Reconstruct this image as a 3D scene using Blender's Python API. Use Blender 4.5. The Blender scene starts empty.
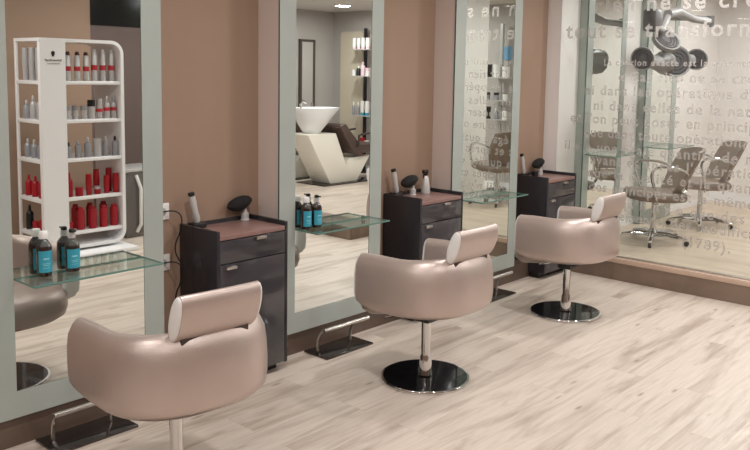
import bpy, bmesh, math, random
from mathutils import Vector, Matrix
random.seed(7)
PI = math.pi
SC = bpy.context.scene
COL = SC.collection

# ------------------------------------------------------------------ materials
def lin(c):
    return tuple(((v/255.0)/12.92 if v/255.0 <= 0.04045 else ((v/255.0+0.055)/1.055)**2.4) for v in c)

def mat(name, rgb, rough=0.5, metal=0.0, bump=0.0, bscale=60.0, var=0.0, vscale=6.0, **kw):
    m = bpy.data.materials.new(name); m.use_nodes = True
    nt = m.node_tree; b = nt.nodes['Principled BSDF']
    c = lin(rgb) + (1,)
    b.inputs['Base Color'].default_value = c
    b.inputs['Roughness'].default_value = rough
    b.inputs['Metallic'].default_value = metal
    for k, v in kw.items():
        b.inputs[k.replace('_', ' ')].default_value = v
    tc = nt.nodes.new('ShaderNodeTexCoord')
    if var > 0:
        n = nt.nodes.new('ShaderNodeTexNoise'); n.inputs['Scale'].default_value = vscale
        n.inputs['Detail'].default_value = 4
        nt.links.new(tc.outputs['Object'], n.inputs['Vector'])
        r = nt.nodes.new('ShaderNodeValToRGB')
        r.color_ramp.elements[0].position = 0.3; r.color_ramp.elements[1].position = 0.7
        r.color_ramp.elements[0].color = tuple(v*(1-var) for v in c[:3]) + (1,)
        r.color_ramp.elements[1].color = tuple(min(1, v*(1+var)) for v in c[:3]) + (1,)
        nt.links.new(n.outputs['Fac'], r.inputs['Fac'])
        nt.links.new(r.outputs['Color'], b.inputs['Base Color'])
    if bump > 0:
        n2 = nt.nodes.new('ShaderNodeTexNoise'); n2.inputs['Scale'].default_value = bscale
        n2.inputs['Detail'].default_value = 3
        nt.links.new(tc.outputs['Object'], n2.inputs['Vector'])
        bp = nt.nodes.new('ShaderNodeBump'); bp.inputs['Strength'].default_value = bump
        bp.inputs['Distance'].default_value = 0.004
        nt.links.new(n2.outputs['Fac'], bp.inputs['Height'])
        nt.links.new(bp.outputs['Normal'], b.inputs['Normal'])
    return m

def emis(name, rgb, s):
    m = mat(name, rgb, 0.5)
    b = m.node_tree.nodes['Principled BSDF']
    b.inputs['Emission Color'].default_value = lin(rgb) + (1,)
    b.inputs['Emission Strength'].default_value = s
    return m

def glass(name, tint, gloss_rough=0.0, mixv=1.0):
    m = bpy.data.materials.new(name); m.use_nodes = True
    nt = m.node_tree; nt.nodes.clear()
    o = nt.nodes.new('ShaderNodeOutputMaterial'); mx = nt.nodes.new('ShaderNodeMixShader')
    t = nt.nodes.new('ShaderNodeBsdfTransparent'); t.inputs['Color'].default_value = tint + (1,)
    g = nt.nodes.new('ShaderNodeBsdfGlossy'); g.inputs['Roughness'].default_value = gloss_rough
    f = nt.nodes.new('ShaderNodeFresnel')
    # same reflectance on both faces of a thin sheet (no internal total reflection)
    ge = nt.nodes.new('ShaderNodeNewGeometry'); mr = nt.nodes.new('ShaderNodeMapRange')
    mr.inputs['To Min'].default_value = 1.45; mr.inputs['To Max'].default_value = 1/1.45
    nt.links.new(ge.outputs['Backfacing'], mr.inputs['Value']); nt.links.new(mr.outputs[0], f.inputs['IOR'])
    nt.links.new(f.outputs[0], mx.inputs[0]); nt.links.new(t.outputs[0], mx.inputs[1])
    nt.links.new(g.outputs[0], mx.inputs[2]); nt.links.new(mx.outputs[0], o.inputs[0])
    return m

def vinyl(name, rgb, cover):
    m = bpy.data.materials.new(name); m.use_nodes = True
    nt = m.node_tree; nt.nodes.clear()
    o = nt.nodes.new('ShaderNodeOutputMaterial'); mx = nt.nodes.new('ShaderNodeMixShader')
    t = nt.nodes.new('ShaderNodeBsdfTransparent')
    d = nt.nodes.new('ShaderNodeBsdfDiffuse'); d.inputs['Color'].default_value = lin(rgb) + (1,)
    tr = nt.nodes.new('ShaderNodeBsdfTranslucent'); tr.inputs['Color'].default_value = lin(rgb) + (1,)
    m2 = nt.nodes.new('ShaderNodeMixShader'); m2.inputs[0].default_value = 0.35
    nt.links.new(d.outputs[0], m2.inputs[1]); nt.links.new(tr.outputs[0], m2.inputs[2])
    mx.inputs[0].default_value = cover
    nt.links.new(t.outputs[0], mx.inputs[1]); nt.links.new(m2.outputs[0], mx.inputs[2])
    nt.links.new(mx.outputs[0], o.inputs[0])
    return m

def laminate(name, base, streak, dark, rot=0.0, rough=0.42, plank_w=0.19, plank_l=1.29, seed=0.0):
    """plank flooring / boarding: planks run along local X after the rotation"""
    m = bpy.data.materials.new(name); m.use_nodes = True
    nt = m.node_tree; L = nt.links.new; N = nt.nodes.new
    b = nt.nodes['Principled BSDF']; b.inputs['Roughness'].default_value = rough
    geo = N('ShaderNodeNewGeometry'); mp = N('ShaderNodeMapping')
    mp.inputs['Rotation'].default_value = (0, 0, rot); mp.inputs['Location'].default_value = (seed, seed*.37, 0)
    L(geo.outputs['Position'], mp.inputs['Vector'])
    br = N('ShaderNodeTexBrick')
    br.offset = 0.37; br.squash = 1.0
    br.inputs['Scale'].default_value = 1.0
    br.inputs['Brick Width'].default_value = plank_l; br.inputs['Row Height'].default_value = plank_w
    br.inputs['Mortar Size'].default_value = 0.0007; br.inputs['Mortar Smooth'].default_value = 0.1
    br.inputs['Bias'].default_value = 0.0
    br.inputs['Color1'].default_value = (0, 0, 0, 1); br.inputs['Color2'].default_value = (1, 1, 1, 1)
    br.inputs['Mortar'].default_value = (0.5, 0.5, 0.5, 1)
    L(mp.outputs[0], br.inputs['Vector'])
    # per-plank shift of the grain
    sep = N('ShaderNodeSeparateColor'); L(br.outputs['Color'], sep.inputs[0])
    mul = N('ShaderNodeMath'); mul.operation = 'MULTIPLY'; mul.inputs[1].default_value = 37.0; L(sep.outputs[0], mul.inputs[0])
    comb = N('ShaderNodeCombineXYZ'); L(mul.outputs[0], comb.inputs[0]); L(mul.outputs[0], comb.inputs[2])
    add = N('ShaderNodeVectorMath'); L(mp.outputs[0], add.inputs[0]); L(comb.outputs[0], add.inputs[1])
    st = N('ShaderNodeMapping'); st.inputs['Scale'].default_value = (.8, 7.0, 1.0); L(add.outputs[0], st.inputs[0])
    n1 = N('ShaderNodeTexNoise'); n1.inputs['Scale'].default_value = 1.6; n1.inputs['Detail'].default_value = 6
    n1.inputs['Roughness'].default_value = 0.62; n1.inputs['Distortion'].default_value = 0.6; L(st.outputs[0], n1.inputs['Vector'])
    r1 = N('ShaderNodeValToRGB'); e = r1.color_ramp.elements
    e[0].position = 0.31; e[0].color = lin(streak) + (1,)
    e[1].position = 0.53; e[1].color = lin(base) + (1,)
    L(n1.outputs['Fac'], r1.inputs['Fac'])
    # fine grain
    st2 = N('ShaderNodeMapping'); st2.inputs['Scale'].default_value = (3.0, 60.0, 1.0); L(add.outputs[0], st2.inputs[0])
    n2 = N('ShaderNodeTexNoise'); n2.inputs['Scale'].default_value = 1.5; n2.inputs['Detail'].default_value = 3; L(st2.outputs[0], n2.inputs['Vector'])
    mx = N('ShaderNodeMix'); mx.data_type = 'RGBA'; mx.blend_type = 'MULTIPLY'
    r2 = N('ShaderNodeValToRGB'); r2.color_ramp.elements[0].position = 0.3; r2.color_ramp.elements[0].color = (0.88, 0.87, 0.86, 1)
    r2.color_ramp.elements[1].position = 0.65; r2.color_ramp.elements[1].color = (1, 1, 1, 1)
    L(n2.outputs['Fac'], r2.inputs['Fac']); mx.inputs[0].default_value = 1.0
    L(r1.outputs['Color'], mx.inputs[6]); L(r2.outputs['Color'], mx.inputs[7])
    # knots
    st3 = N('ShaderNodeMapping'); st3.inputs['Scale'].default_value = (2.2, 7.5, 1.0); L(add.outputs[0], st3.inputs[0])
    vo = N('ShaderNodeTexVoronoi'); vo.inputs['Scale'].default_value = 1.25; L(st3.outputs[0], vo.inputs['Vector'])
    r3 = N('ShaderNodeValToRGB'); r3.color_ramp.elements[0].position = 0.02; r3.color_ramp.elements[0].color = (1, 1, 1, 1)
    r3.color_ramp.elements[1].position = 0.12; r3.color_ramp.elements[1].color = (0, 0, 0, 1)
    L(vo.outputs['Distance'], r3.inputs['Fac'])
    k = N('ShaderNodeMath'); k.operation = 'MULTIPLY'; k.inputs[1].default_value = 0.75; L(r3.outputs['Color'], k.inputs[0])
    mk = N('ShaderNodeMix'); mk.data_type = 'RGBA'; L(k.outputs[0], mk.inputs[0]); L(mx.outputs[2], mk.inputs[6]); mk.inputs[7].default_value = lin(dark) + (1,)
    # plank tone
    mt = N('ShaderNodeMix'); mt.data_type = 'RGBA'; mt.blend_type = 'MULTIPLY'; mt.inputs[0].default_value = 1.0
    r4 = N('ShaderNodeValToRGB'); r4.color_ramp.elements[0].color = (0.95, 0.945, 0.94, 1); r4.color_ramp.elements[1].color = (1.04, 1.03, 1.02, 1)
    L(sep.outputs[0], r4.inputs['Fac']); L(mk.outputs[2], mt.inputs[6]); L(r4.outputs['Color'], mt.inputs[7])
    mj = N('ShaderNodeMix'); mj.data_type = 'RGBA'; L(br.outputs['Fac'], mj.inputs[0]); L(mt.outputs[2], mj.inputs[6]); mj.inputs[7].default_value = lin(streak) + (1,)
    L(mj.outputs[2], b.inputs['Base Color'])
    return m

M = {}
M['floor'] = laminate('floor_laminate', (214, 201, 190), (176, 158, 145), (124, 104, 92), 0.0, 0.36)
M['floor2'] = laminate('platform_laminate', (214, 196, 178), (190, 170, 152), (140, 118, 102), PI/2, 0.36, seed=3.1)
M['riser'] = laminate('riser_laminate_y', (134, 115, 101), (108, 90, 78), (76, 62, 52), PI/2, 0.4, plank_w=0.6, seed=5.3)
M['skirt'] = laminate('skirting_laminate_shaded', (104, 87, 76), (80, 66, 57), (52, 42, 36), 0.0, 0.4, plank_w=0.6, seed=8.8)  # same laminate, shade below the mirrors put into its darker colour
M['rail'] = mat('pink_beige_rail', (196, 170, 152), 0.4, var=.05)
M['wallbrown'] = mat('brown_paint', (150, 124, 106), 0.7, bump=.15, bscale=90, var=.03, vscale=1.5)
M['walldark'] = mat('dark_brown_paint', (96, 80, 76), 0.6)
M['wallwhite'] = mat('white_paint', (228, 222, 219), 0.65, bump=.1, bscale=120)
M['wallgrey'] = mat('grey_paint', (178, 172, 168), 0.7, bump=.1)
M['ceil'] = mat('ceiling_paint', (205, 200, 194), 0.8)
M['pilaster'] = mat('mirror_box_side', (206, 190, 182), 0.5)
M['frame'] = mat('back_painted_glass', (162, 168, 163), 0.22, var=.02, Coat_Weight=.4, Coat_Roughness=.05)
M['frame_edge'] = mat('green_glass_edge', (78, 98, 92), 0.2)
M['mirror'] = mat('mirror_silver', (236, 240, 236), 0.0, 1.0)
M['glassshelf'] = glass('clear_green_glass', (0.90, 0.97, 0.94))
M['glassedge'] = mat('cut_glass_edge', (96, 132, 122), 0.15)
M['glasspane'] = glass('partition_glass', (0.95, 0.97, 0.96))
M['vinyl'] = vinyl('frosted_lettering', (196, 190, 186), 0.42)
M['leather'] = mat('pearl_leather', (194, 178, 171), 0.36, 0.6, bump=.22, bscale=260, var=.03, vscale=8, Coat_Weight=.15, Coat_Roughness=.3)
M['leatherw'] = mat('white_leather', (226, 224, 222), 0.42, 0.0, bump=.2, bscale=220)
M['seatleather'] = mat('darker_seat_leather', (160, 144, 138), 0.34, 0.3, bump=.3, bscale=220)  # seat, darker than the shell leather
M['seam'] = mat('gap_shade_dark', (70, 56, 52), 0.7)  # colour for the dark gap between headrest and back
M['chrome'] = mat('chrome', (215, 215, 215), 0.08, 1.0)
M['brushed'] = mat('brushed_steel', (205, 200, 195), 0.28, 1.0)
M['discblack'] = mat('polished_black_steel', (34, 34, 38), 0.06, 0.75)
M['plate'] = mat('dark_steel_plate', (92, 86, 84), 0.14, 0.85)
M['cab'] = mat('charcoal_gloss', (56, 54, 58), 0.2, 0.0, var=.03, Coat_Weight=.5, Coat_Roughness=.04)
M['cabdark'] = mat('charcoal_side', (42, 40, 44), 0.25, 0.0)
M['cabtop'] = mat('rosy_brown_top', (136, 106, 100), 0.35, var=.06, vscale=20)
M['black'] = mat('black_plastic', (20, 20, 22), 0.35)
M['blackg'] = mat('black_glossy', (16, 14, 16), 0.12)
M['bristle'] = mat('black_bristle', (14, 12, 13), 0.85, bump=.8, bscale=300)
M['silver'] = mat('silver_plastic', (200, 198, 196), 0.3, 0.35)
M['amber'] = mat('dark_amber_glass', (34, 20, 16), 0.06, Coat_Weight=.6)
M['teal'] = mat('teal_label', (52, 150, 172), 0.5)
M['tealink'] = mat('teal_label_print', (150, 205, 215), 0.5)
M['white'] = mat('white_lacquer', (236, 234, 236), 0.3)
M['whitecap'] = mat('white_plastic', (228, 226, 224), 0.35)
M['cansilver'] = mat('silver_can', (196, 194, 196), 0.3, 0.35)
M['cangrey'] = mat('grey_bottle', (158, 158, 164), 0.3, 0.3)
M['canred'] = mat('red_bottle', (158, 22, 34), 0.3)
M['printred'] = mat('red_print', (190, 44, 54), 0.5)
M['dkcap'] = mat('dark_red_cap', (60, 24, 26), 0.35)
M['greychair'] = mat('taupe_shell', (132, 116, 106), 0.45, bump=.2, bscale=200)
M['basin'] = mat('white_ceramic', (236, 236, 238), 0.12)
M['pedestal'] = mat('ivory_lacquer', (238, 234, 224), 0.3)
M['brownseat'] = mat('dark_brown_leather', (82, 66, 60), 0.4, bump=.2, bscale=200)
M['radiator'] = mat('beige_panel', (206, 196, 176), 0.5)
M['appl'] = mat('grey_cabinet', (110, 104, 102), 0.4, 0.3)
M['clim'] = mat('grey_dryer_plastic', (140, 136, 136), 0.45, 0.0)
M['climdark'] = mat('dark_dryer_grille', (84, 80, 82), 0.4)
M['lampon'] = emis('lamp_diffuser', (255, 246, 236), 6.0)
M['pink'] = mat('pink_bottle', (226, 196, 206), 0.35)
M['bluebox'] = mat('blue_poster', (110, 160, 196), 0.5)
M['doorframe'] = mat('dark_door_frame', (76, 68, 64), 0.4)

# ------------------------------------------------------------------ helpers
def finish(name, bm, m, parent=None, smooth=True, ang=38, loc=None):
    bmesh.ops.remove_doubles(bm, verts=bm.verts, dist=1e-6)
    bmesh.ops.recalc_face_normals(bm, faces=bm.faces)
    if smooth:
        for f in bm.faces: f.smooth = True
        for e in bm.edges:
            if len(e.link_faces) == 2 and e.calc_face_angle(0) > math.radians(ang): e.smooth = False
    me = bpy.data.meshes.new(name); bm.to_mesh(me); bm.free()
    for mm in (m if isinstance(m, (list, tuple)) else [m]): me.materials.append(mm)
    o = bpy.data.objects.new(name, me); COL.objects.link(o)
    if parent: o.parent = parent
    if loc: o.location = loc
    return o

def box(bm, x0, x1, y0, y1, z0, z1, bev=0.0, seg=2):
    t = bmesh.new(); bmesh.ops.create_cube(t, size=1)
    for v in t.verts:
        v.co = Vector(((x0+x1)/2+v.co.x*(x1-x0), (y0+y1)/2+v.co.y*(y1-y0), (z0+z1)/2+v.co.z*(z1-z0)))
    if bev: bmesh.ops.bevel(t, geom=t.edges, offset=bev, segments=seg, profile=.5, affect='EDGES')
    merge(bm, t); return bm

def merge(bm, t, mtx=None):
    me = bpy.data.meshes.new('tmp'); t.to_mesh(me); t.free()
    if mtx: me.transform(mtx)
    bm.from_mesh(me); bpy.data.meshes.remove(me)

def lathe(bm, prof, seg=24, c=(0, 0, 0), mtx=None, mats=None):
    """prof: list of (r, z)"""
    t = bmesh.new(); rings = []
    for r, z in prof:
        if r < 1e-6: rings.append([t.verts.new((0, 0, z))])
        else: rings.append([t.verts.new((r*math.cos(2*PI*i/seg), r*math.sin(2*PI*i/seg), z)) for i in range(seg)])
    for k in range(len(rings)-1):
        a, b = rings[k], rings[k+1]
        for i in range(seg):
            j = (i+1) % seg
            vs = [a[i % len(a)], a[j % len(a)], b[j % len(b)], b[i % len(b)]]
            u = []
            for v in vs:
                if v not in u: u.append(v)
            if len(u) >= 3:
                try:
                    f = t.faces.new(u)
                    if mats: f.material_index = mats[k]
                except ValueError: pass
    mm = Matrix.Translation(c)
    if mtx: mm = mm @ mtx
    merge(bm, t, mm); return bm

def tube(bm, pts, r, seg=10, caps=True):
    pts = [Vector(p) for p in pts]; t = bmesh.new(); rings = []
    up = Vector((0, 0, 1)); prev = None
    for i, p in enumerate(pts):
        d = (pts[min(i+1, len(pts)-1)]-pts[max(i-1, 0)]).normalized()
        if prev is None:
            a = d.cross(up)
            if a.length < 1e-3: a = d.cross(Vector((1, 0, 0)))
        else:
            a = prev - d*prev.dot(d)
        a.normalize(); prev = a; b = d.cross(a)
        rr = r[i] if isinstance(r, (list, tuple)) else r
        rings.append([t.verts.new(p+a*rr*math.cos(2*PI*k/seg)+b*rr*math.sin(2*PI*k/seg)) for k in range(seg)])
    for i in range(len(rings)-1):
        for k in range(seg):
            t.faces.new([rings[i][k], rings[i][(k+1) % seg], rings[i+1][(k+1) % seg], rings[i+1][k]])
    if caps:
        t.faces.new(rings[0]); t.faces.new(rings[-1])
    merge(bm, t); return bm

def prism(bm, poly, axis, a, b, bev=0.0):
    """extrude a 2D polygon along axis 'x','y','z' from a to b"""
    t = bmesh.new()
    def P(p, w):
        return {'x': (w, p[0], p[1]), 'y': (p[0], w, p[1]), 'z': (p[0], p[1], w)}[axis]
    A = [t.verts.new(P(p, a)) for p in poly]; B = [t.verts.new(P(p, b)) for p in poly]
    t.faces.new(A); t.faces.new(B)
    n = len(poly)
    for i in range(n): t.faces.new([A[i], A[(i+1) % n], B[(i+1) % n], B[i]])
    if bev: bmesh.ops.bevel(t, geom=t.edges, offset=bev, segments=2, profile=.5, affect='EDGES')
    merge(bm, t); return bm

def arc(p0, p1, p2, n=10):
    p0, p1, p2 = Vector(p0), Vector(p1), Vector(p2)
    return [p0*(1-t)**2+p1*2*t*(1-t)+p2*t*t for t in [i/n for i in range(n+1)]]

def tag(o, label=None, cat=None, group=None, kind=None):
    if label: o['label'] = label
    if cat: o['category'] = cat
    if group: o['group'] = group
    if kind: o['kind'] = kind
    return o

def thing(name, label, cat, loc=(0, 0, 0), rz=0, group=None):
    o = bpy.data.objects.new(name, None); COL.objects.link(o)
    o.location = loc; o.rotation_euler = (0, 0, rz); o.empty_display_size = .05
    return tag(o, label, cat, group)

def dup(root, loc, rz=0, label=None, group=None):
    r = root.copy(); COL.objects.link(r); r.location = loc; r.rotation_euler = (0, 0, rz)
    if label: r['label'] = label
    if group: r['group'] = group
    for ch in list(root.children):
        c = ch.copy(); COL.objects.link(c); c.parent = r
        for g in list(ch.children):
            d = g.copy(); COL.objects.link(d); d.parent = c
    return r

def bxo(name, m, parent, x0, x1, y0, y1, z0, z1, bev=0.0):
    return finish(name, box(bmesh.new(), x0, x1, y0, y1, z0, z1, bev), m, parent)

def struct(name, m, x0, x1, y0, y1, z0, z1, bev=0.0, parent=None):
    o = bxo(name, m, parent, x0, x1, y0, y1, z0, z1, bev)
    if parent is None: o['kind'] = 'structure'
    return o

# ------------------------------------------------------------------ dimensions
G = 5.66                 # glass partition plane
PER = 1.482              # station spacing
CEIL = 2.47
YM = -0.178              # mirror plane
PZ = 0.168               # platform height
XF = 9.1                 # far wall
YB = -6.3                # far back wall
MX = [1.25, 2.73, 4.215] # mirror left edges
MW = 0.788

# ------------------------------------------------------------------ room shell
struct('floor', M['floor'], -3.2, XF+.1, YB-.1, 0.1, -0.1, 0)
def platform():
    bm = box(bmesh.new(), G-.015, XF, -2.2, 0, 0.001, PZ)
    o = finish('floor_platform', bm, M['floor2']); o['kind'] = 'structure'
platform()
struct('trim_1', M['riser'], G-.04, G-.016, -2.215, -0.001, 0.001, PZ-.035)
struct('trim_2', M['rail'], G-.045, G-.016, -2.218, -0.001, PZ-.034, PZ+.003, .002)
struct('trim_3', M['riser'], G-.04, XF-.001, -2.225, -2.201, 0.001, PZ-.035)
struct('trim_4', M['brushed'], G-.014, G+.014, -2.19, -.125, PZ+.001, PZ+.012)
struct('ceiling', M['ceil'], -3.2, XF+.1, YB-.1, 0.1, CEIL, CEIL+.1)
struct('wall_mirrors', M['wallbrown'], -3.2, G-.005, 0.0, 0.12, 0, CEIL)
struct('baseboard_mirrors', M['skirt'], -3.1, G-.05, -0.16, -0.002, 0.001, 0.118)
struct('wall_glass_room', M['wallwhite'], G, XF, -0.12, 0.1, 0.0, CEIL)
struct('wall_far', M['wallwhite'], XF, XF+.12, -2.3, 0.1, 0, CEIL)
struct('wall_right', M['wallgrey'], XF, XF+.12, YB, -2.3, 0, CEIL)
struct('baseboard_far', M['white'], XF-.015, XF-.001, -2.199, -0.121, PZ+.001, PZ+.09)
struct('baseboard_glass_room', M['white'], G+.03, XF-.016, -0.132, -0.121, PZ+.001, PZ+.05)
struct('baseboard_right', M['white'], XF-.015, XF-.001, YB+.001, -2.3, 0.001, .09)
struct('wall_back', M['wallgrey'], 5.2, XF+.1, YB-.1, YB, 0, CEIL)
struct('wall_opposite', M['wallbrown'], -3.2, 3.86, -4.32, -4.2, 0, CEIL)
struct('wall_opposite_dark', M['walldark'], 3.861, 5.2, -4.32, -4.2, 0, 1.93)
struct('wall_lintel', M['blackg'], 3.861, 5.2, -4.33, -4.19, 1.931, CEIL)
struct('wall_passage', M['wallgrey'], 5.2, 5.3, YB, -4.2, 0, CEIL)
struct('wall_left', M['wallbrown'], -3.3, -3.2, -4.3, 0.1, 0, CEIL)
struct('wall_side', M['wallwhite'], G+.35, 7.5, -2.3, -2.2, 0.001, CEIL-.001)

# dark door in the back wall seen in the middle mirror
d = struct('door_1', M['doorframe'], 8.35, 8.66, YB+.001, YB+.05, 0.001, 2.02)
bxo('door_panel', M['wallgrey'], d, 8.38, 8.60, YB+.051, YB+.06, 0.02, 1.98)
bxo('door_handle', M['chrome'], d, 8.56, 8.58, YB+.061, YB+.10, .95, 1.05, .003)

# ------------------------------------------------------------------ glass partition with lettering
gp = finish('window_1', box(bmesh.new(), G-.005, G+.005, -2.2, -.121, PZ+.012, CEIL-.002), M['glasspane'])
tag(gp, kind='structure')

def text_mesh(s, size, space, ext=.0005):
    cu = bpy.data.curves.new('lettering', 'FONT'); cu.body = s; cu.size = size
    cu.space_character = space; cu.extrude = ext; cu.resolution_u = 3; cu.offset = size*.022
    ob = bpy.data.objects.new('lettering', cu); COL.objects.link(ob)
    bpy.context.view_layer.update()
    dg = bpy.context.evaluated_depsgraph_get()
    me = bpy.data.meshes.new_from_object(ob.evaluated_get(dg))
    bpy.data.objects.remove(ob); bpy.data.curves.remove(cu)
    return me

def text_line(s, size, y0, width, z, parent, m):
    def wid(sp):
        me = text_mesh(s, size, sp); xs = [v.co.x for v in me.vertices]; w = max(xs)-min(xs)
        bpy.data.meshes.remove(me); return w
    w1, w2 = wid(1.0), wid(1.5)
    sp = 1.0+(width-w1)/max(1e-6, (w2-w1))*.5
    me = text_mesh(s, size, sp); me.materials.append(m)
    mn = min(v.co.x for v in me.vertices)
    for v in me.vertices: v.co.x -= mn
    o = bpy.data.objects.new('lettering_line', me); COL.objects.link(o)
    o.matrix_world = Matrix(((0, 0, -1, G-.0065), (-1, 0, 0, y0), (0, 1, 0, z), (0, 0, 0, 1)))
    o.parent = parent
    return o
rows = [  # text, size, y start, pitch per character, baseline z
    ('rien ne se perd, rien ne se crée', .128, -.41+17*.085-.0, .085, 2.02, 17),
    ('tout se transforme', .128, -.165, .085, 1.828, 0),
    ('La citation exacte est la suivante :', .050, -.50, .031, 1.62, 0),
    ('« Car rien ne se crée,', .080, -.62, .0485, 1.505, 0),
    ('ni dans les opérations de l\'art,', .080, -.35, .0485, 1.397, 0),
    ('ni dans celles de la nature,', .080, -.43, .0485, 1.283, 0),
    ('et l\'on peut poser en principe', .080, -.235, .0485, 1.180, 0),
    ('que dans toute opération,', .080, -.355, .0485, 1.075, 0),
    ('il y a une égale quantité de matière', .080, -.195, .0485, .962, 0),
    ('avant et après l\'opération ;', .080, -.42, .0485, .865, 0),
    ('que la qualité et la quantité', .080, -.40, .0485, .765, 0),
    ('des principes est la même,', .080, -.42, .0485, .657, 0),
    ('et qu\'il n\'y a que des chan-', .080, -.545, .0485, .552, 0),
    ('gements, des modifications. »', .080, -.62, .0485, .455, 0),
    ('(1789).', .080, -1.17, .0485, .335, 0),
]
rows[0] = ('rien ne se crée', .128, -.41, .085, 2.02, 0)
for s, size, y0, pitch, z, _ in rows:
    n = int((2.15+y0)/pitch)
    if len(s) > n: s = s[:n].rstrip()
    text_line(s, size*1.28, y0, pitch*len(s), z, gp, M['vinyl'])

# ------------------------------------------------------------------ mirrors
def mirror_station(x0, label, y=YM, z0=.124, z1=CEIL-.01, w=MW, back=-.001, bord=.11, side='pilaster'):
    t = thing('wall_mirror', label, 'mirror', (x0, 0, 0))
    bm = bmesh.new(); box(bm, 0.004, w-.004, y+.012, back, z0+.004, z1-.002)
    finish('mirror_box', bm, M[side], t)
    # frame: four strips of back painted glass round the mirror
    bm = bmesh.new(); zi = z0+bord
    for (a, b, c, d) in [(0, bord, z0, z1), (w-bord*.9, w, z0, z1), (bord, w-bord*.9, z0, zi)]:
        box(bm, a, b, y, y+.011, c, d)
    for f in bm.faces:
        f.material_index = 0 if abs(f.normal.y) > .5 else 1
    finish('glass_border', bm, [M['frame'], M['frame_edge']], t, smooth=False)
    bxo('mirror_pane', M['mirror'], t, bord, w-bord*.9, y+.002, y+.0115, zi, z1)
    return t
mirror_station(MX[0], 'tall green-bordered mirror behind the leftmost glass shelf, reflecting the white product display')
mirror_station(MX[1], 'tall green-bordered mirror between the first and second dark cabinets, reflecting white basins')
mirror_station(MX[2], 'narrow-looking tall mirror with pale green border, reflecting reversed lettering, behind the middle chair')
mirror_station(5.95, 'wall mirror behind the lettered glass, nearest to the brown wall', -.2, PZ+.004, CEIL-.01, .70, -.121, .10, 'frame')
mirror_station(7.10, 'wall mirror behind the lettered glass, farther to the right behind the hanging dryer', -.2, PZ+.004, CEIL-.01, .70, -.121, .12, 'frame')

# ------------------------------------------------------------------ glass shelves
t = bxo('display_plinth', M['riser'], None, 0, .38, -1.0, 0, 0.0005, .12, .003); t.location = (5.21, -2.08, 0)
tag(t, 'low wooden plinth on the floor, glimpsed under the second glass shelf in the mirror', 'plinth')
def glass_shelf(name, x0, x1, y0, y1, z, label, th=.009):
    bm = box(bmesh.new(), x0, x1, y0, y1, z-th, z, .0012, 1)
    for f in bm.faces: f.material_index = 0 if abs(f.normal.z) > .9 else 1
    o = finish(name, bm, [M['glassshelf'], M['glassedge']], None, smooth=False)
    # object origin at its own place
    c = Vector(((x0+x1)/2, (y0+y1)/2, z)); o.data.transform(Matrix.Translation(-c)); o.location = c
    tag(o, label, 'shelf', 'glass shelves in front of the mirrors')
    return o
SZ = 0.695
for i, lb in enumerate(['glass shelf with four large dark bottles, on the leftmost mirror',
                        'glass shelf with dark bottles, on the mirror behind the first and second cabinets',
                        'empty glass shelf on the mirror left of the farthest cabinet']):
    glass_shelf('glass_shelf', 1.365+PER*i, 1.931+PER*i, -.346, YM-.001, SZ, lb)
glass_shelf('glass_shelf', 5.98, 6.50, -.46, -.201, .90, 'glass shelf behind the lettered glass, on the mirror nearest the brown wall')
glass_shelf('glass_shelf', 7.06, 7.66, -.46, -.201, .90, 'glass shelf behind the lettered glass, on the farther mirror')

# ------------------------------------------------------------------ footrests
def footrest(x0, label):
    t = thing('footrest', label, 'footrest', (x0+.18, -.27, 0), group='footrests under the mirrors')
    w = .181
    bxo('base_plate', M['plate'], t, -w, w, -.0915, .0915, 0.0005, .011, .002)
    for sx in (-.135, .118):
        bm = bmesh.new()
        pts = arc((sx, .03, .011), (sx, .045, .115), (sx, -.045, .145), 12)
        # flat strap
        tube(bm, pts, .008, 8)
        finish('support_arm', bm, M['brushed'], t)
    bm = bmesh.new(); tube(bm, [(-.17, -.055, .150), (.175, -.055, .150)], .0105, 12)
    box(bm, -.165, .17, -.068, -.03, .146, .152, .002)
    finish('foot_bar', bm, M['brushed'], t)
    return t
for i, lb in enumerate(['metal footrest on dark plate in front of the leftmost mirror',
                        'metal footrest on dark plate between first cabinet and middle chair',
                        'metal footrest on dark plate between middle and farthest chairs']):
    footrest(1.428+PER*i, lb)

# ------------------------------------------------------------------ cabinets
CW, CD, CH = .435, .303, .778
def cabinet(x0, label):
    t = thing('tool_cabinet', label, 'cabinet', (x0, 0, 0), group='charcoal cabinets between the mirrors')
    y0 = -.305; y1 = -.162
    bm = bmesh.new()
    box(bm, 0, .018, y0, -.003, .12, CH, .0015)      # side panels above the skirting
    box(bm, CW-.018, CW, y0, -.003, .12, CH, .0015)
    box(bm, 0, .018, y0, y1, .045, .12); box(bm, CW-.018, CW, y0, y1, .045, .12)
    box(bm, .018, CW-.018, -.02, -.003, .12, CH-.004)  # back
    box(bm, .018, CW-.018, y0+.02, -.02, .12, .14)
    finish('body', bm, M['cabdark'], t)
    bxo('plinth', M['black'], t, .02, CW-.02, y0+.06, y1, 0.001, .12)
    bxo('cabinet_top', M['cabtop'], t, .0185, CW-.0185, y0+.001, -.0205, CH-.045, CH-.022, .002)
    zt = CH-.048
    dr = bxo('drawer', M['cab'], t, .0185, CW-.0185, y0, y0+.018, .620, zt-.001, .0015)
    bxo('drawer_handle', M['brushed'], dr, .225, .285, y0-.018, y0-.0002, zt-.016, zt-.002, .002)
    do = bxo('door', M['cab'], t, .0185, CW-.0185, y0, y0+.018, .048, .615, .0015)
    bxo('door_handle', M['brushed'], do, .045, .105, y0-.018, y0-.0002, .592, .606, .002)
    return t
CX = [2.242, 3.735, 5.222]
cabinet(CX[0], 'charcoal cabinet behind the nearest chair, with clippers and brush on its rosy top')
cabinet(CX[1], 'charcoal cabinet between the second and third mirrors, with a spray bottle on top')
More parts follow.
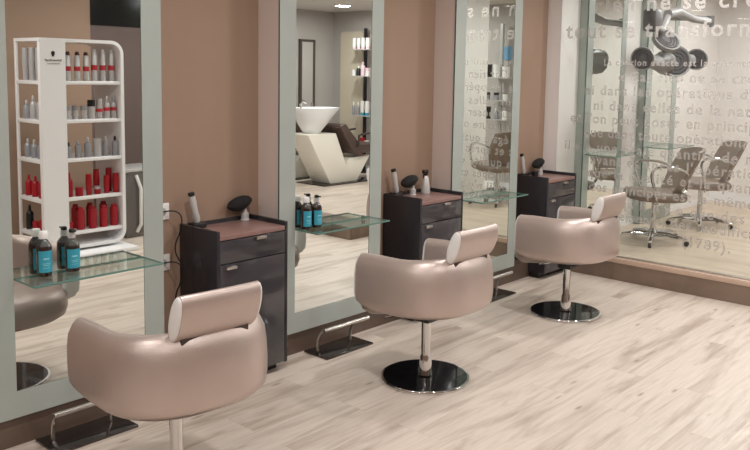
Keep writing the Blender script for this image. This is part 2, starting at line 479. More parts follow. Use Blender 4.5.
cabinet(CX[2], 'charcoal cabinet in the corner against the lettered glass')

# ------------------------------------------------------------------ salon chairs
def shell_mesh():
    a, yf, yc, yb = .306, .205, .03, -.305
    path = []
    nS, nA = 5, 26
    for i in range(nS): path.append(Vector((-a, yf+(yc-yf)*i/nS)))
    for i in range(nA+1):
        th = PI+PI*i/nA
        e = 2/2.7
        c, s = math.cos(th), math.sin(th)
        path.append(Vector((a*math.copysign(abs(c)**e, c), yc+(yc-yb)*math.copysign(abs(s)**e, s))))
    for i in range(nS-1, -1, -1): path.append(Vector((a, yf+(yc-yf)*i/nS)))
    sec = [(.110, .376), (.060, .378), (.026, .388), (.006, .412), (.001, .450), (.0, .510), (.0, .560), (.005, .608), (.020, .640), (.036, .657), (.054, .660), (.068, .650), (.078, .62), (.086, .55), (.094, .46), (.105, .41)]
    n = len(path); rings = []
    bm = bmesh.new()
    for i, p in enumerate(path):
        d = (path[min(i+1, n-1)]-path[max(i-1, 0)]).normalized()
        nin = Vector((-d.y, d.x))     # inward
        if nin.dot(Vector((0, -.05))-p) < 0: nin = -nin
        # height profile: low at arm tips, higher at the back
        bk = max(0.0, min(1.0, (0.0-p.y)/.30)); f = bk*bk*(3-2*bk)
        tip = max(0.0, (p.y-.10)/.125)
        ring = []
        for (ins, z) in sec:
            zz = z
            k = max(0.0, (z-.50)/.164)
            zz += k*(.016*f-.008*tip)
            if z < .5: zz += (.5-z)/.125*(.030*tip*tip+.010*f)
            inn = ins*(1+.0*f)+.012*f*k
            ring.append(bm.verts.new((p.x+nin.x*inn, p.y+nin.y*inn, zz)))
        rings.append(ring)
    m = len(sec)
    for i in range(n-1):
        for k in range(m):
            bm.faces.new([rings[i][k], rings[i][(k+1) % m], rings[i+1][(k+1) % m], rings[i+1][k]])
    ends = [[v.co.copy() for v in rings[0]], [v.co.copy() for v in rings[-1]]]
    bm.faces.new(rings[0]); bm.faces.new(rings[-1])
    return bm, ends

def cap_mesh(pts, direction, depth=.02):
    bm = bmesh.new(); c = sum(pts, Vector())/len(pts); prev = None
    for s, dd in [(.965, 0.0005), (.955, .35*depth), (.88, .7*depth), (.6, depth), (.25, depth*1.1)]:
        r = [bm.verts.new(c+(p-c)*s+direction*dd) for p in pts]
        if prev:
            for k in range(len(r)):
                bm.faces.new([prev[k], prev[(k+1) % len(r)], r[(k+1) % len(r)], r[k]])
        prev = r
    bm.faces.new(prev)
    return bm

def make_chair(label):
    t = thing('salon_chair', label, 'chair', (0, 0, 0), group='pearl pink tub chairs in front of the mirrors')
    bm, ends = shell_mesh()
    sh = finish('tub_shell', bm, M['leather'], t, ang=60)
    for e in ends:
        finish('arm_end_panel', cap_mesh(e, Vector((0, 1, 0))), M['leatherw'], t, ang=50)
    # piping seam along the top of the back
    # seat cushion
    bm = bmesh.new(); rings = []
    prof = [(.0, .336), (.6, .336), (.86, .342), (.97, .366), (1.0, .40), (.985, .45), (.90, .478), (.6, .49), (.0, .492)]
    seg = 40
    for s, z in prof:
        ring = []
        for i in range(seg):
            th = 2*PI*i/seg; c, sn = math.cos(th), math.sin(th); e = 2/3.2
            x = .262*math.copysign(abs(c)**e, c); y = .03+(.262 if sn < 0 else .300)*math.copysign(abs(sn)**e, sn)
            if sn > 0: x *= 1-.10*sn*sn
            zz = z-(.02*max(0, sn)*s)
            if z < .40: zz += .042*min(1, max(0, .22-y)/.12)
            if s > .9 and y < -.0: x *= .88; y *= .9
            if s == 0: x, y = 0, 0.03
            else: x, y = x*s, .03+(y-.03)*s
            ring.append(bm.verts.new((x, y, zz)))
        rings.append(ring)
    for k in range(len(rings)-1):
        for i in range(seg):
            j = (i+1) % seg
            try: bm.faces.new([rings[k][i], rings[k][j], rings[k+1][j], rings[k+1][i]])
            except ValueError: pass
    bmesh.ops.remove_doubles(bm, verts=bm.verts, dist=1e-5)
    finish('seat', bm, M['seatleather'], t, ang=60)
    # headrest bolster
    hw = .150
    cs = []
    for i in range(22):
        th = 2*PI*i/22
        py = .032*math.copysign(abs(math.cos(th))**.9, math.cos(th)); pz = .084*math.sin(th)
        an = math.radians(18)    # leaning back
        cs.append((py*math.cos(an)-pz*math.sin(an), py*math.sin(an)+pz*math.cos(an)))
    bm = bmesh.new(); rings = []; N = 12
    def center(x): return Vector((x, -.276+.2*x*x, .735))
    for i in range(N+1):
        x = -hw+2*hw*i/N; c = center(x)
        k = 1.0
        rings.append([bm.verts.new((x, c.y+p[0]*k, c.z+p[1]*k)) for p in cs])
    for i in range(N):
        for k in range(22):
            bm.faces.new([rings[i][k], rings[i][(k+1) % 22], rings[i+1][(k+1) % 22], rings[i+1][k]])
    e0 = [v.co.copy() for v in rings[0]]; e1 = [v.co.copy() for v in rings[-1]]
    bm.faces.new(rings[0]); bm.faces.new(rings[-1])
    hr = finish('headrest', bm, M['leather'], t, ang=60)
    finish('headrest_end', cap_mesh(e0, Vector((-1, 0, 0)), .012), M['leatherw'], hr, ang=50)
    finish('headrest_end', cap_mesh(e1, Vector((1, 0, 0)), .012), M['leatherw'], hr, ang=50)
    bxo('headrest_gap_shade', M['seam'], hr, -.130, .130, -.268, -.222, .640, .672, .003)  # filler strip added, its dark colour paints the shaded gap under the headrest
    for sx in (-.09, .09):
        bm = bmesh.new(); tube(bm, [(sx, -.225, .60), (sx, -.238, .70)], .008, 8)
        finish('headrest_post', bm, M['chrome'], hr)
    # under-seat mechanism
    bm = bmesh.new(); box(bm, -.12, .12, -.12, .14, .345, .385, .006)
    box(bm, -.045, .045, -.045, .045, .30, .345, .004)
    finish('seat_mount', bm, M['black'], t)
    bm = bmesh.new()
    tube(bm, [(-.09, .02, .358), (-.19, .06, .352), (-.235, .075, .350)], .006, 8)
    finish('release_lever', bm, M['chrome'], t)
    bm = lathe(bmesh.new(), [(0, .018), (.034, .018), (.037, .024), (.034, .06), (.028, .115), (.0235, .130), (.0245, .300), (0, .300)], 32)
    finish('pedestal_pole', bm, M['chrome'], t, ang=30)
    bm = lathe(bmesh.new(), [(0, .0185), (.214, .0165), (.214, .012), (0, .012)], 64)
    ds = finish('base_disc', bm, M['discblack'], t, ang=50)
    bm = lathe(bmesh.new(), [(.2142, .0005), (.225, .0005), (.2275, .005), (.2275, .011), (.2235, .0165), (.2142, .0168), (.2142, .0005)], 64)
    finish('base_rim', bm, M['chrome'], ds, ang=50)
    return t
ch = make_chair('pearl pink tub chair nearest the camera, in front of the leftmost mirror')

dup(ch, (3.081, -.896, 0), 0, 'pearl pink tub chair in the middle of the row, whole round base visible')
dup(ch, (4.588, -.845, 0), 0, 'pearl pink tub chair farthest from the camera, close to the lettered glass')

ch.location = (1.604, -.926, 0); ch.rotation_euler.z = math.radians(-4)

# ------------------------------------------------------------------ bottles on the shelves
def make_bottle(label, cap, pump=False, h=.15, group='dark bottles on the glass shelves', r=.0295):
    t = thing('hair_oil_bottle', label, 'bottle', (0, 0, 0), group=group)
    b = [(0, 0), (r*.92, 0), (r, .005), (r, h*.66), (r*.93, h*.72), (r*.55, h*.82), (r*.36, h*.86), (r*.36, h*.93), (0, h*.93)]
    finish('bottle_body', lathe(bmesh.new(), b, 28), M['amber'], t)
    if not pump:
        finish('bottle_cap', lathe(bmesh.new(), [(0, h*.865), (r*.60, h*.865), (r*.64, h*.88), (r*.62, h*1.0), (r*.5, h*1.035), (0, h*1.045)], 24), cap, t)
    else:
        bm = lathe(bmesh.new(), [(0, h*.87), (r*.50, h*.87), (r*.50, h*1.0), (r*.3, h*1.02), (0, h*1.02)], 20)
        c = finish('bottle_cap', bm, M['silver'], t)
        bm = lathe(bmesh.new(), [(0, h*1.0205), (r*.42, h*1.0205), (r*.42, h*1.09), (r*.3, h*1.11), (0, h*1.11)], 16)
        box(bm, -r*.2, r*.2, -r*1.0, 0, h*1.05, h*1.09, .001)
        finish('pump_nozzle', bm, cap, c)
    # wrap label: an arc facing the room
    bm = bmesh.new(); seg = 36; R = r+.0006; a0 = -2.75; a1 = 2.4
    lo, hi = h*.10, h*.60
    A = [bm.verts.new((R*math.cos(a0+(a1-a0)*i/seg), R*math.sin(a0+(a1-a0)*i/seg), lo)) for i in range(seg+1)]
    B = [bm.verts.new((v.co.x, v.co.y, hi)) for v in A]
    for i in range(seg): bm.faces.new([A[i], A[i+1], B[i+1], B[i]])
    lb = finish('bottle_label', bm, M['teal'], t)
    bm = bmesh.new(); R = r+.0011
    for (zz, hh, s0, s1) in [(.40, .035, .13, .27), (.30, .012, .10, .30), (.26, .012, .13, .28), (.20, .010, .12, .29)]:
        p0 = a0+(a1-a0)*s0; p1 = a0+(a1-a0)*s1; n = 5
        A = [bm.verts.new((R*math.cos(p0+(p1-p0)*i/n), R*math.sin(p0+(p1-p0)*i/n), h*zz)) for i in range(n+1)]
        B = [bm.verts.new((v.co.x, v.co.y, h*(zz+hh))) for v in A]
        for i in range(n): bm.faces.new([A[i], A[i+1], B[i+1], B[i]])
    finish('label_print', bm, M['tealink'], lb)
    return t
for (x, y, cap, pump, h, lb) in [
    (1.470, YM-.0315, M['whitecap'], False, .175, 'dark bottle with teal label and round white cap, on the leftmost glass shelf'),
    (1.588, YM-.0315, M['black'], True, .158, 'dark pump bottle with teal label and black top, on the leftmost glass shelf'),
    (2.888, YM-.0315, M['whitecap'], False, .165, 'dark bottle with teal label and round white cap, on the second glass shelf'),
    (2.965, YM-.0315, M['black'], True, .158, 'dark pump bottle with teal label and black top, on the second glass shelf')]:
    b = make_bottle(lb, cap, pump, h)
    b.location = (x, y, SZ+.0005)

# ------------------------------------------------------------------ tools on cabinets
TZ = CH-.022+.0005
def clipper(label, loc, rz, body):
    t = thing('hair_clipper', label, 'hair clipper', loc, rz, 'hair clippers on the cabinets')
    m = Matrix.Translation((0, 0, .028)) @ Matrix.Rotation(math.radians(-13), 4, 'Y')
    bm = bmesh.new(); bm2 = lathe(bmesh.new(), [(0, 0), (.014, 0), (.018, .02), (.0145, .06), (.017, .10), (.015, .135), (0, .137)], 16)
    me = bpy.data.meshes.new('t'); bm2.to_mesh(me); bm2.free(); me.transform(m @ Matrix.Diagonal((1.05, 1.05, 1.0, 1))); bm.from_mesh(me)
    finish('handle', bm, body, t)
    bm = bmesh.new(); t2 = box(bmesh.new(), -.014, .014, -.010, .010, .1365, .155, .003); merge(bm, t2, m)
    finish('cutting_head', bm, M['black'], t)
    bm = box(bmesh.new(), -.038, .038, -.028, .028, 0, .026, .005)
    finish('charging_base', bm, M['black'], t)
    return t
clipper('silver hair clipper upright in black charger on the first cabinet', (CX[0]+.068, -.052, TZ), 0, M['silver'])
clipper('silver hair clipper upright in charger on the second cabinet', (CX[1]+.068, -.052, TZ), 0, M['silver'])
clipper('black and white hair clipper standing on the corner cabinet', (CX[2]+.068, -.052, TZ), 0, M['silver'])
def neck_brush(label, loc):
    t = thing('neck_brush', label, 'brush', loc, .0, 'neck brushes on the cabinets')
    finish('stand', lathe(bmesh.new(), [(0, 0), (.024, 0), (.024, .004), (.020, .008), (.021, .035), (.018, .038), (.012, .04), (.010, .06), (0, .062)], 20), M['silver'], t)
    bm = bmesh.new()
    # fan-shaped bristle head
    pr = [(0, .058), (.014, .060), (.040, .072), (.058, .088), (.060, .100), (.048, .116), (.024, .126), (0, .128)]
    lathe(bm, pr, 20, mtx=Matrix.Translation((-.012, 0, -.012)) @ Matrix.Rotation(math.radians(-12), 4, 'Y') @ Matrix.Diagonal((1.3, .6, 1.1, 1)))
    finish('bristles', bm, M['bristle'], t)
    return t
neck_brush('black fan-shaped neck brush on stand, on the first cabinet', (CX[0]+.368, -.045, TZ))
neck_brush('black fan-shaped neck brush on stand, beside the spray bottle', (CX[1]+.20, -.075, TZ))
neck_brush('black neck brush on stand, on the corner cabinet', (CX[2]+.30, -.060, TZ))
t = thing('spray_bottle', 'silver spray bottle with black trigger on the second cabinet', 'spray bottle', (CX[1]+.318, -.085, TZ))
finish('bottle_body', lathe(bmesh.new(), [(0, 0), (.030, 0), (.031, .004), (.029, .03), (.020, .10), (.013, .115), (0, .116)], 24), M['silver'], t)
bm = bmesh.new()
for z in (.025, .045, .065, .085): lathe(bm, [(.0305-.00014*z*1000*.9+.0005, z), (.0320-.00014*z*1000*.9, z+.002), (.0305-.00014*z*1000*.9+.0005, z+.004)], 24)
finish('band', bm, M['appl'], t)
bm = lathe(bmesh.new(), [(0, .1165), (.013, .1165), (.013, .130), (0, .130)], 16)
box(bm, -.030, .020, -.009, .009, .130, .155, .004)
tube(bm, [(-.018, 0, .132), (-.026, 0, .115), (-.022, 0, .100)], .004, 8)
finish('trigger_head', bm, M['black'], t)
t = bxo('tool_box', M['black'], None, -.022, .022, -.018, .018, 0, .040, .003); t.location = (CX[2]+.155, -.10, TZ)
tag(t, 'small black box on the corner cabinet between clipper and brush', 'box')

# wall sockets and cables left of the first cabinet
for z, lb in ((.85, 'white wall socket left of the first cabinet, higher of the two'), (.60, 'white wall socket left of the first cabinet, lower of the two')):
    t = thing('wall_socket', lb, 'socket', (2.14, -.001, z), group='wall sockets')
    bxo('face_plate', M['whitecap'], t, -.04, .04, -.010, 0, -.04, .04, .003)
    bm = lathe(bmesh.new(), [(0, 0), (.020, 0), (.020, .004), (0, .004)], 20, (0, -.0102, 0), Matrix.Rotation(PI/2, 4, 'X'))
    finish('socket_well', bm, M['wallgrey'], t)
for z0, z1, lb in ((.85, .79, 'thin black cable looping from the upper wall socket to the first cabinet'), (.60, .30, 'thin black cable hanging from the lower wall socket beside the first cabinet')):
    bm = bmesh.new()
    p = arc((0, -.016, z0), (.09, -.10, z0+.03), (.06, -.05, z0-.12), 10)+arc((.06, -.05, z0-.12), (.02, -.03, z0-.2), (.085, -.06, z0-.27), 10)[1:]
    if z0 < .7: p += arc((.085, -.06, z0-.27), (.11, -.07, .12), (.04, -.17, .0040), 10)[1:]
    tube(bm, p, .0035, 6)
    o = finish('power_cable', bm, M['black'], None); o.location = (2.145, 0, 0)
    tag(o, lb, 'cable')

# ------------------------------------------------------------------ white product display (seen in the leftmost mirror)
UX0, UX1, UY0, UY1, UT, UB = 2.905, 3.615, -3.65, -3.20, 1.755, .055
SHZ = [1.420, 1.110, .795, .478, .196]
unit = thing('product_display', 'tall white rounded product display full of hair products, seen in the leftmost mirror', 'display shelf', (UX0, UY0, 0))
W = UX1-UX0; D = UY1-UY0
def rr(x0, x1, z0, z1, rs, n=8):
    pts = []
    for (cx, cz, a, r) in [(x0+rs[0], z0+rs[0], PI, rs[0]), (x1-rs[1], z0+rs[1], 1.5*PI, rs[1]), (x1-rs[2], z1-rs[2], 0, rs[2]), (x0+rs[3], z1-rs[3], .5*PI, rs[3])]:
        for i in range(n+1):
            th = a+.5*PI*i/n; pts.append((cx+r*math.cos(th), cz+r*math.sin(th)))
    return pts
bm = bmesh.new()
# C-shaped outer frame open on the left: top, right side, bottom
o_ = []; i_ = []; th_ = .026; R_ = .11
for cx, cz, a in [(W-R_, UB+R_, 1.5*PI), (W-R_, UT-R_, 0)]:
    for k in range(11):
        an = a+.5*PI*k/10
        o_.append((cx+R_*math.cos(an), cz+R_*math.sin(an))); i_.append((cx+(R_-th_)*math.cos(an), cz+(R_-th_)*math.sin(an)))
o_ = [(.0, UB)]+o_+[(.0, UT)]; i_ = [(.0, UB+th_)]+i_+[(.0, UT-th_)]
prism(bm, o_+i_[::-1], 'y', 0, D)
finish('outer_frame', bm, M['white'], unit, ang=30)
bm = prism(bmesh.new(), rr(.0, .205, UB+.02, UT-.001, [.001, .001, .001, .06]), 'y', D-.016, D+.002)
fp = finish('front_panel', bm, M['white'], unit)
# left side frame: ring open to the left, rounded at the top
for nm, (y0, y1) in (('side_post', (0, .03)),):
    bxo(nm, M['white'], unit, .0, .02, y0, y1, UB+.026, UT-.026, .003)
bxo('side_post', M['white'], unit, .0, .02, D-.045, D-.0165, UB+.026, UT-.026, .003)
for z in SHZ:
    bxo('shelf_board', M['white'], unit, .001, W-th_-.0005, .004, D-.0165, z-.028, z, .002)
bxo('floor_plate', M['white'], unit, -.06, W+.02, -.02, D+.16, .0005, .035, .006)
bxo('plinth', M['walldark'], unit, .05, W-.08, .05, D-.08, .035, UB, .0)
me = text_mesh('Schwarzkopf', .026, 1.0); me.materials.append(M['appl'])
mn = min(v.co.x for v in me.vertices); mxx = max(v.co.x for v in me.vertices)
lo = bpy.data.objects.new('logo_lettering', me); COL.objects.link(lo); lo.parent = unit
lo.matrix_local = Matrix(((-1, 0, 0, .105+(mn+mxx)/2), (0, 0, 1, D+.003), (0, 1, 0, 1.575), (0, 0, 0, 1)))
me2 = text_mesh('PROFESSIONAL', .012, 1.3); me2.materials.append(M['appl'])
mn = min(v.co.x for v in me2.vertices); mxx = max(v.co.x for v in me2.vertices)
lo = bpy.data.objects.new('logo_lettering', me2); COL.objects.link(lo); lo.parent = unit
lo.matrix_local = Matrix(((-1, 0, 0, .105+(mn+mxx)/2), (0, 0, 1, D+.003), (0, 1, 0, 1.552), (0, 0, 0, 1)))
hd = [(-.012, 0), (.008, 0), (.007, .010), (.014, .016), (.012, .024), (.015, .032), (.006, .042), (-.006, .043), (-.015, .034), (-.015, .018), (-.009, .010)]
finish('logo_emblem', prism(bmesh.new(), [(.105+x, 1.612+z) for x, z in hd], 'y', D+.0022, D+.004), M['black'], unit)

def product(kind, loc, label, group, h, r, m=None, capm=None, band=None, seg=14):
    t = thing(kind, label, 'hair product', loc, random.uniform(-.3, .3), group)
    if kind == 'spray_can':
        pr = [(0, 0), (r, 0), (r, h*.84), (r*.8, h*.88), (0, h*.88)]
        cp = [(0, h*.8805), (r*.72, h*.8805), (r*.68, h*.97), (r*.4, h), (0, h)]
    elif kind == 'product_jar':
        pr = [(0, 0), (r, 0), (r, h*.66), (0, h*.66)]; cp = [(0, h*.6605), (r*1.02, h*.6605), (r*1.02, h), (0, h)]
    elif kind == 'product_tube':
        pr = [(0, h*.2005), (r*.9, h*.2005), (r, h*.6), (r*.9, h*.9), (r*.85, h), (0, h)]; cp = [(0, 0), (r*.85, 0), (r*.85, h*.2), (0, h*.2)]
    else:
        pr = [(0, 0), (r, 0), (r, h*.62), (r*.85, h*.70), (r*.4, h*.76), (0, h*.76)]; cp = [(0, h*.7605), (r*.42, h*.7605), (r*.40, h*.92), (r*.25, h), (0, h)]
    finish('container', lathe(bmesh.new(), pr, seg), m, t)
    finish('lid', lathe(bmesh.new(), cp, seg), capm or m, t)
    if band:
        finish('printed_band', lathe(bmesh.new(), [(r+.0005, h*band[0]), (r+.0006, h*band[1])], seg), band[2], t)
    return t
ORD = ['first', 'second', 'third', 'fourth', 'fifth', 'sixth', 'seventh', 'eighth', 'ninth', 'tenth']
LEV = ['top', 'second', 'third', 'fourth', 'bottom']
S, Gy, Rd, B_, Dk, PR = M['cansilver'], M['cangrey'], M['canred'], M['black'], M['dkcap'], M['printred']
def row(level, x0, x1, items, y=-3.27, side='front'):
    n = len(items)
    for i, (kind, h, r, m, capm, band, desc) in enumerate(items):
        x = x0+(x1-x0)*(i/(n-1) if n > 1 else 0)
        product(kind, (x, y+random.uniform(-.01, .01), SHZ[level]+.0005),
                '%s, %s from left on %s shelf of white display%s' % (desc, ORD[i], LEV[level], ', behind' if y < -3.3 else ''),
                'products on the white display', h, r, m, capm, band)
red = (.34, .50, PR)
row(0, 3.165, 3.545, [('spray_can', .235, .024, S, Dk, red, 'dark-capped silver can with red print')]*3+[('spray_can', .262, .025, S, S, red, 'tall silver can with red print')]*3)
row(1, 3.155, 3.555, [('product_jar', .11, .024, S, Gy, None, 'small silver jar')]*3+[('product_jar', .155, .030, S, B_, None, 'silver jar with black lid'), ('product_tube', .165, .026, S, S, red, 'silver tube with red print'), ('product_bottle', .185, .025, S, S, red, 'silver bottle with red print'), ('product_bottle', .185, .024, S, Gy, red, 'slim silver bottle with red print')])
row(2, 3.155, 3.56, [('product_bottle', .13, .025, Gy, B_, None, 'dark grey bottle'), ('product_bottle', .14, .025, Gy, Gy, None, 'grey bottle'), ('product_bottle', .165, .029, Gy, S, None, 'stout grey bottle'), ('product_jar', .15, .034, S, S, None, 'wide silver jar'), ('product_bottle', .165, .024, Gy, S, None, 'slim grey bottle'), ('product_bottle', .165, .024, Gy, B_, None, 'slim dark bottle')])
row(3, 3.155, 3.56, [('product_bottle', .20, .026, Rd, Rd, None, 'tall red bottle'), ('product_jar', .07, .030, Rd, Rd, None, 'low red tub'), ('product_tube', .175, .026, Rd, Rd, None, 'red tube'), ('product_jar', .065, .026, Rd, S, None, 'small red tub with silver lid'), ('product_tube', .15, .026, Rd, Rd, None, 'red tube'), ('product_tube', .165, .028, Rd, Rd, None, 'wide red tube')])
row(3, 3.43, 3.55, [('product_tube', .20, .027, Rd, Rd, None, 'tall red tube ')]*2, -3.36)
row(4, 3.150, 3.540, [('product_jar', .07, .028, Rd, Rd, None, 'low red tub')]+[('spray_can', .185, .033, Rd, Rd, None, 'thick red bottle')]*4)
row(4, 3.250, 3.50, [('spray_can', .20, .033, Rd, Rd, None, 'thick red bottle ')]*3, -3.37)
def siderow(level, items):
    for i, (kind, h, r, m, capm, band, desc) in enumerate(items):
        product(kind, (2.965, -3.58+.115*i, SHZ[level]+.0005), '%s, %s from left on %s shelf, narrow side of white display' % (desc, ORD[i], LEV[level]),
                'products on the narrow side of the white display', h, r, m, capm, band)
siderow(0, [('product_tube', .26, .026, S, S, None, 'tall silver tube')]*3)
siderow(1, [('product_bottle', .15, .030, Gy, S, None, 'silver bottle'), ('product_bottle', .19, .026, S, S, None, 'slim silver bottle'), ('product_bottle', .19, .026, S, S, None, 'slim silver bottle')])
siderow(2, [('product_bottle', .15, .026, Gy, S, None, 'grey bottle')]*3)
siderow(3, [('product_bottle', .17, .028, Rd, Rd, None, 'red bottle')]*3)
siderow(4, [('product_bottle', .20, .030, B_, B_, None, 'black bottle'), ('product_jar', .08, .030, Rd, Rd, None, 'low red tub'), ('product_bottle', .15, .028, Rd, Rd, None, 'red bottle')])

# grey appliance cabinet right of the display
t = thing('towel_cabinet', 'grey cabinet with curved white handle beside the white product display', 'cabinet', (3.93, -3.72, 0))
bxo('body', M['appl'], t, -.13, .26, -.2, .2, 0.001, .60, .01)
bxo('cabinet_top', M['silver'], t, -.14, .27, -.21, .21, .6005, .625, .006)
bm = tube(bmesh.new(), [(-.02, .20, .05), (.0, .235, .12), (.0, .24, .45), (-.03, .21, .57)], .016, 10)
finish('door_handle', bm, M['whitecap'], t)

# ------------------------------------------------------------------ backwash units (seen in the middle mirror)
def backwash(label):
    t = thing('backwash_unit', label, 'washbasin', (0, 0, 0), group='hair washing units')
    bxo('base_plate', M['plate'], t, .30, 1.35, -.28, .28, 0.0005, .015, .003)
    prism_pts = [(.52, .015), (1.00, .015), (1.25, .36), (.93, .36), (.83, .34), (.62, .70), (.10, .70)]
    finish('pedestal', prism(bmesh.new(), [(.50, .016), (1.02, .016), (1.28, .36), (.86, .34), (.80, .24), (.60, .70), (.08, .70)], 'y', -.19, .19, .006), M['pedestal'], t, ang=30)
    # bowl: lofted rounded basin with neck notch
    bm = bmesh.new(); rings = []
    seg = 32
    for (sx, sy, z, ox) in [(a_*.86, b_*.9, c_, d_*.86+.03) for a_, b_, c_, d_ in [(.12, .12, .701, .34), (.15, .15, .74, .34), (.24, .22, .84, .36), (.33, .27, .96, .40), (.40, .29, 1.03, .44), (.405, .295, 1.045, .445), (.385, .275, 1.045, .44), (.30, .23, .95, .40), (.20, .16, .86, .36), (.0, .0, .84, .35)]]:
        rings.append([bm.verts.new((ox+sx*math.cos(2*PI*i/seg), sy*math.copysign(abs(math.sin(2*PI*i/seg))**.8, math.sin(2*PI*i/seg)), z)) for i in range(seg)])
    for k in range(len(rings)-1):
        for i in range(seg):
            j = (i+1) % seg; bm.faces.new([rings[k][i], rings[k][j], rings[k+1][j], rings[k+1][i]])
    bm.faces.new(rings[0])
    b = finish('basin', bm, M['basin'], t, ang=60)
    bm = tube(bmesh.new(), [(.14, .0, .90), (.12, .0, 1.10), (.16, 0, 1.14), (.22, 0, 1.11)], .014, 8)
    finish('tap', bm, M['chrome'], b)
    bm = prism(bmesh.new(), [(.62, .80), (.74, .83), (1.02, .50), (1.45, .53), (1.50, .50), (1.48, .44), (.95, .39), (.86, .46)], 'y', -.25, .25, .02)
    finish('seat', bm, M['brownseat'], t, ang=40)
    for sy in (-.27, .27):
        finish('armrest', tube(bmesh.new(), [(.95, sy, .50), (.97, sy, .66), (1.05, sy, .675), (1.45, sy, .70)], .016, 8), M['plate'], t)
    return t
bw = backwash('white hair washing unit with brown seat in the middle mirror, nearer of the two'); bw.location = (7.11, -5.0, 0)
dup(bw, (6.86, -5.74, 0), 0, 'white hair washing unit in the middle mirror, partly hidden behind the nearer one')

# beige panel + product racks
t = thing('wall_panel', 'tall beige rounded panel on the grey wall, seen in the middle mirror', 'radiator', (XF-.001, -5.86, .30))
finish('panel', prism(bmesh.new(), [(y, z) for y, z in rr(-.24, .24, 0, 1.86, [.02, .02, .05, .05])], 'x', -.04, 0), M['radiator'], t)
bxo('panel_valve', M['whitecap'], t, -.05, 0, -.28, -.245, .05, .12, .004)
def rack(y, label, items, gname, pm='black'):
    t = thing('product_rack', label, 'shelf', (XF-.10, y, 0))
    bm = bmesh.new(); box(bm, -.02, .02, -.02, .02, 0.001, 2.20)
    for k in range(44): box(bm, -.024, -.0205, -.008, .008, .05+k*.048, .07+k*.048)
    finish('rack_post', bm, M[pm], t)
    bxo('foot', M['black'], t, -.12, .07, -.10, .10, .0005, .015)
    for (z, prods) in items:
        bxo('rack_shelf', M['silver'], t, -.16, .0-.025, -.19, .19, z-.012, z, .002)
    for li, (z, prods) in enumerate(items):
        for i, (kind, h, r, m, cp, desc) in enumerate(prods):
            product(kind, (XF-.10-.10, y-.14+.28*(i/(max(1, len(prods)-1))), z+.0005),
                    '%s, %s from left on %s level of %s' % (desc, ORD[i], ORD[li], gname), 'products on the ' + gname, h, r, m, cp, None, 12)
    return t
Wc, Pk = M['whitecap'], M['pink']
rack(-5.50, 'slim black product rack seen at the right edge of the middle mirror', [
    (1.88, [('product_tube', .17, .034, Wc, Pk, 'white carton-like tube')]*4),
    (1.48, [('product_jar', .09, .034, Wc, Wc, 'white jar'), ('product_bottle', .15, .034, B_, Wc, 'dark bottle'), ('product_bottle', .21, .034, Pk, Pk, 'pink bottle'), ('product_jar', .12, .034, Wc, Pk, 'white jar with pink lid')]),
    (.88, [('product_bottle', .20, .026, Gy, Wc, 'grey bottle'), ('product_bottle', .20, .026, Gy, Wc, 'grey bottle'), ('product_tube', .22, .034, Wc, M['teal'], 'white tube with teal cap'), ('product_tube', .22, .034, Wc, M['teal'], 'white tube with teal cap')]),
    (.38, [('product_jar', .13, .034, B_, Wc, 'black jar'), ('product_jar', .13, .034, B_, Wc, 'black jar'), ('product_jar', .16, .04, Rd, Rd, 'red jar'), ('product_jar', .12, .034, Rd, Wc, 'red jar')])], 'rack in middle mirror')
rack(-3.02, 'product rack with posters and boxes seen in the third mirror', [
    (1.50, [('product_jar', .17, .05, B_, B_, 'black jar'), ('product_jar', .17, .05, Wc, Wc, 'white jar'), ('product_jar', .14, .05, Wc, Wc, 'white jar')]),
    (1.20, [('product_jar', .10, .034, Gy, B_, 'grey jar'), ('product_jar', .10, .034, Gy, B_, 'grey jar'), ('product_jar', .08, .034, Wc, Wc, 'white jar')]),
    (.95, [('product_jar', .16, .05, B_, B_, 'black jar'), ('product_bottle', .15, .034, Gy, Wc, 'grey bottle'), ('product_bottle', .15, .034, Wc, Gy, 'white bottle')])], 'rack in third mirror', 'silver')
t = bxo('wall_poster', M['bluebox'], None, -.006, 0, -.10, .10, -.09, .09); t.location = (XF-.001, -3.02, 1.82)
tag(t, 'blue poster on the wall above the product rack, seen in the third mirror', 'poster')

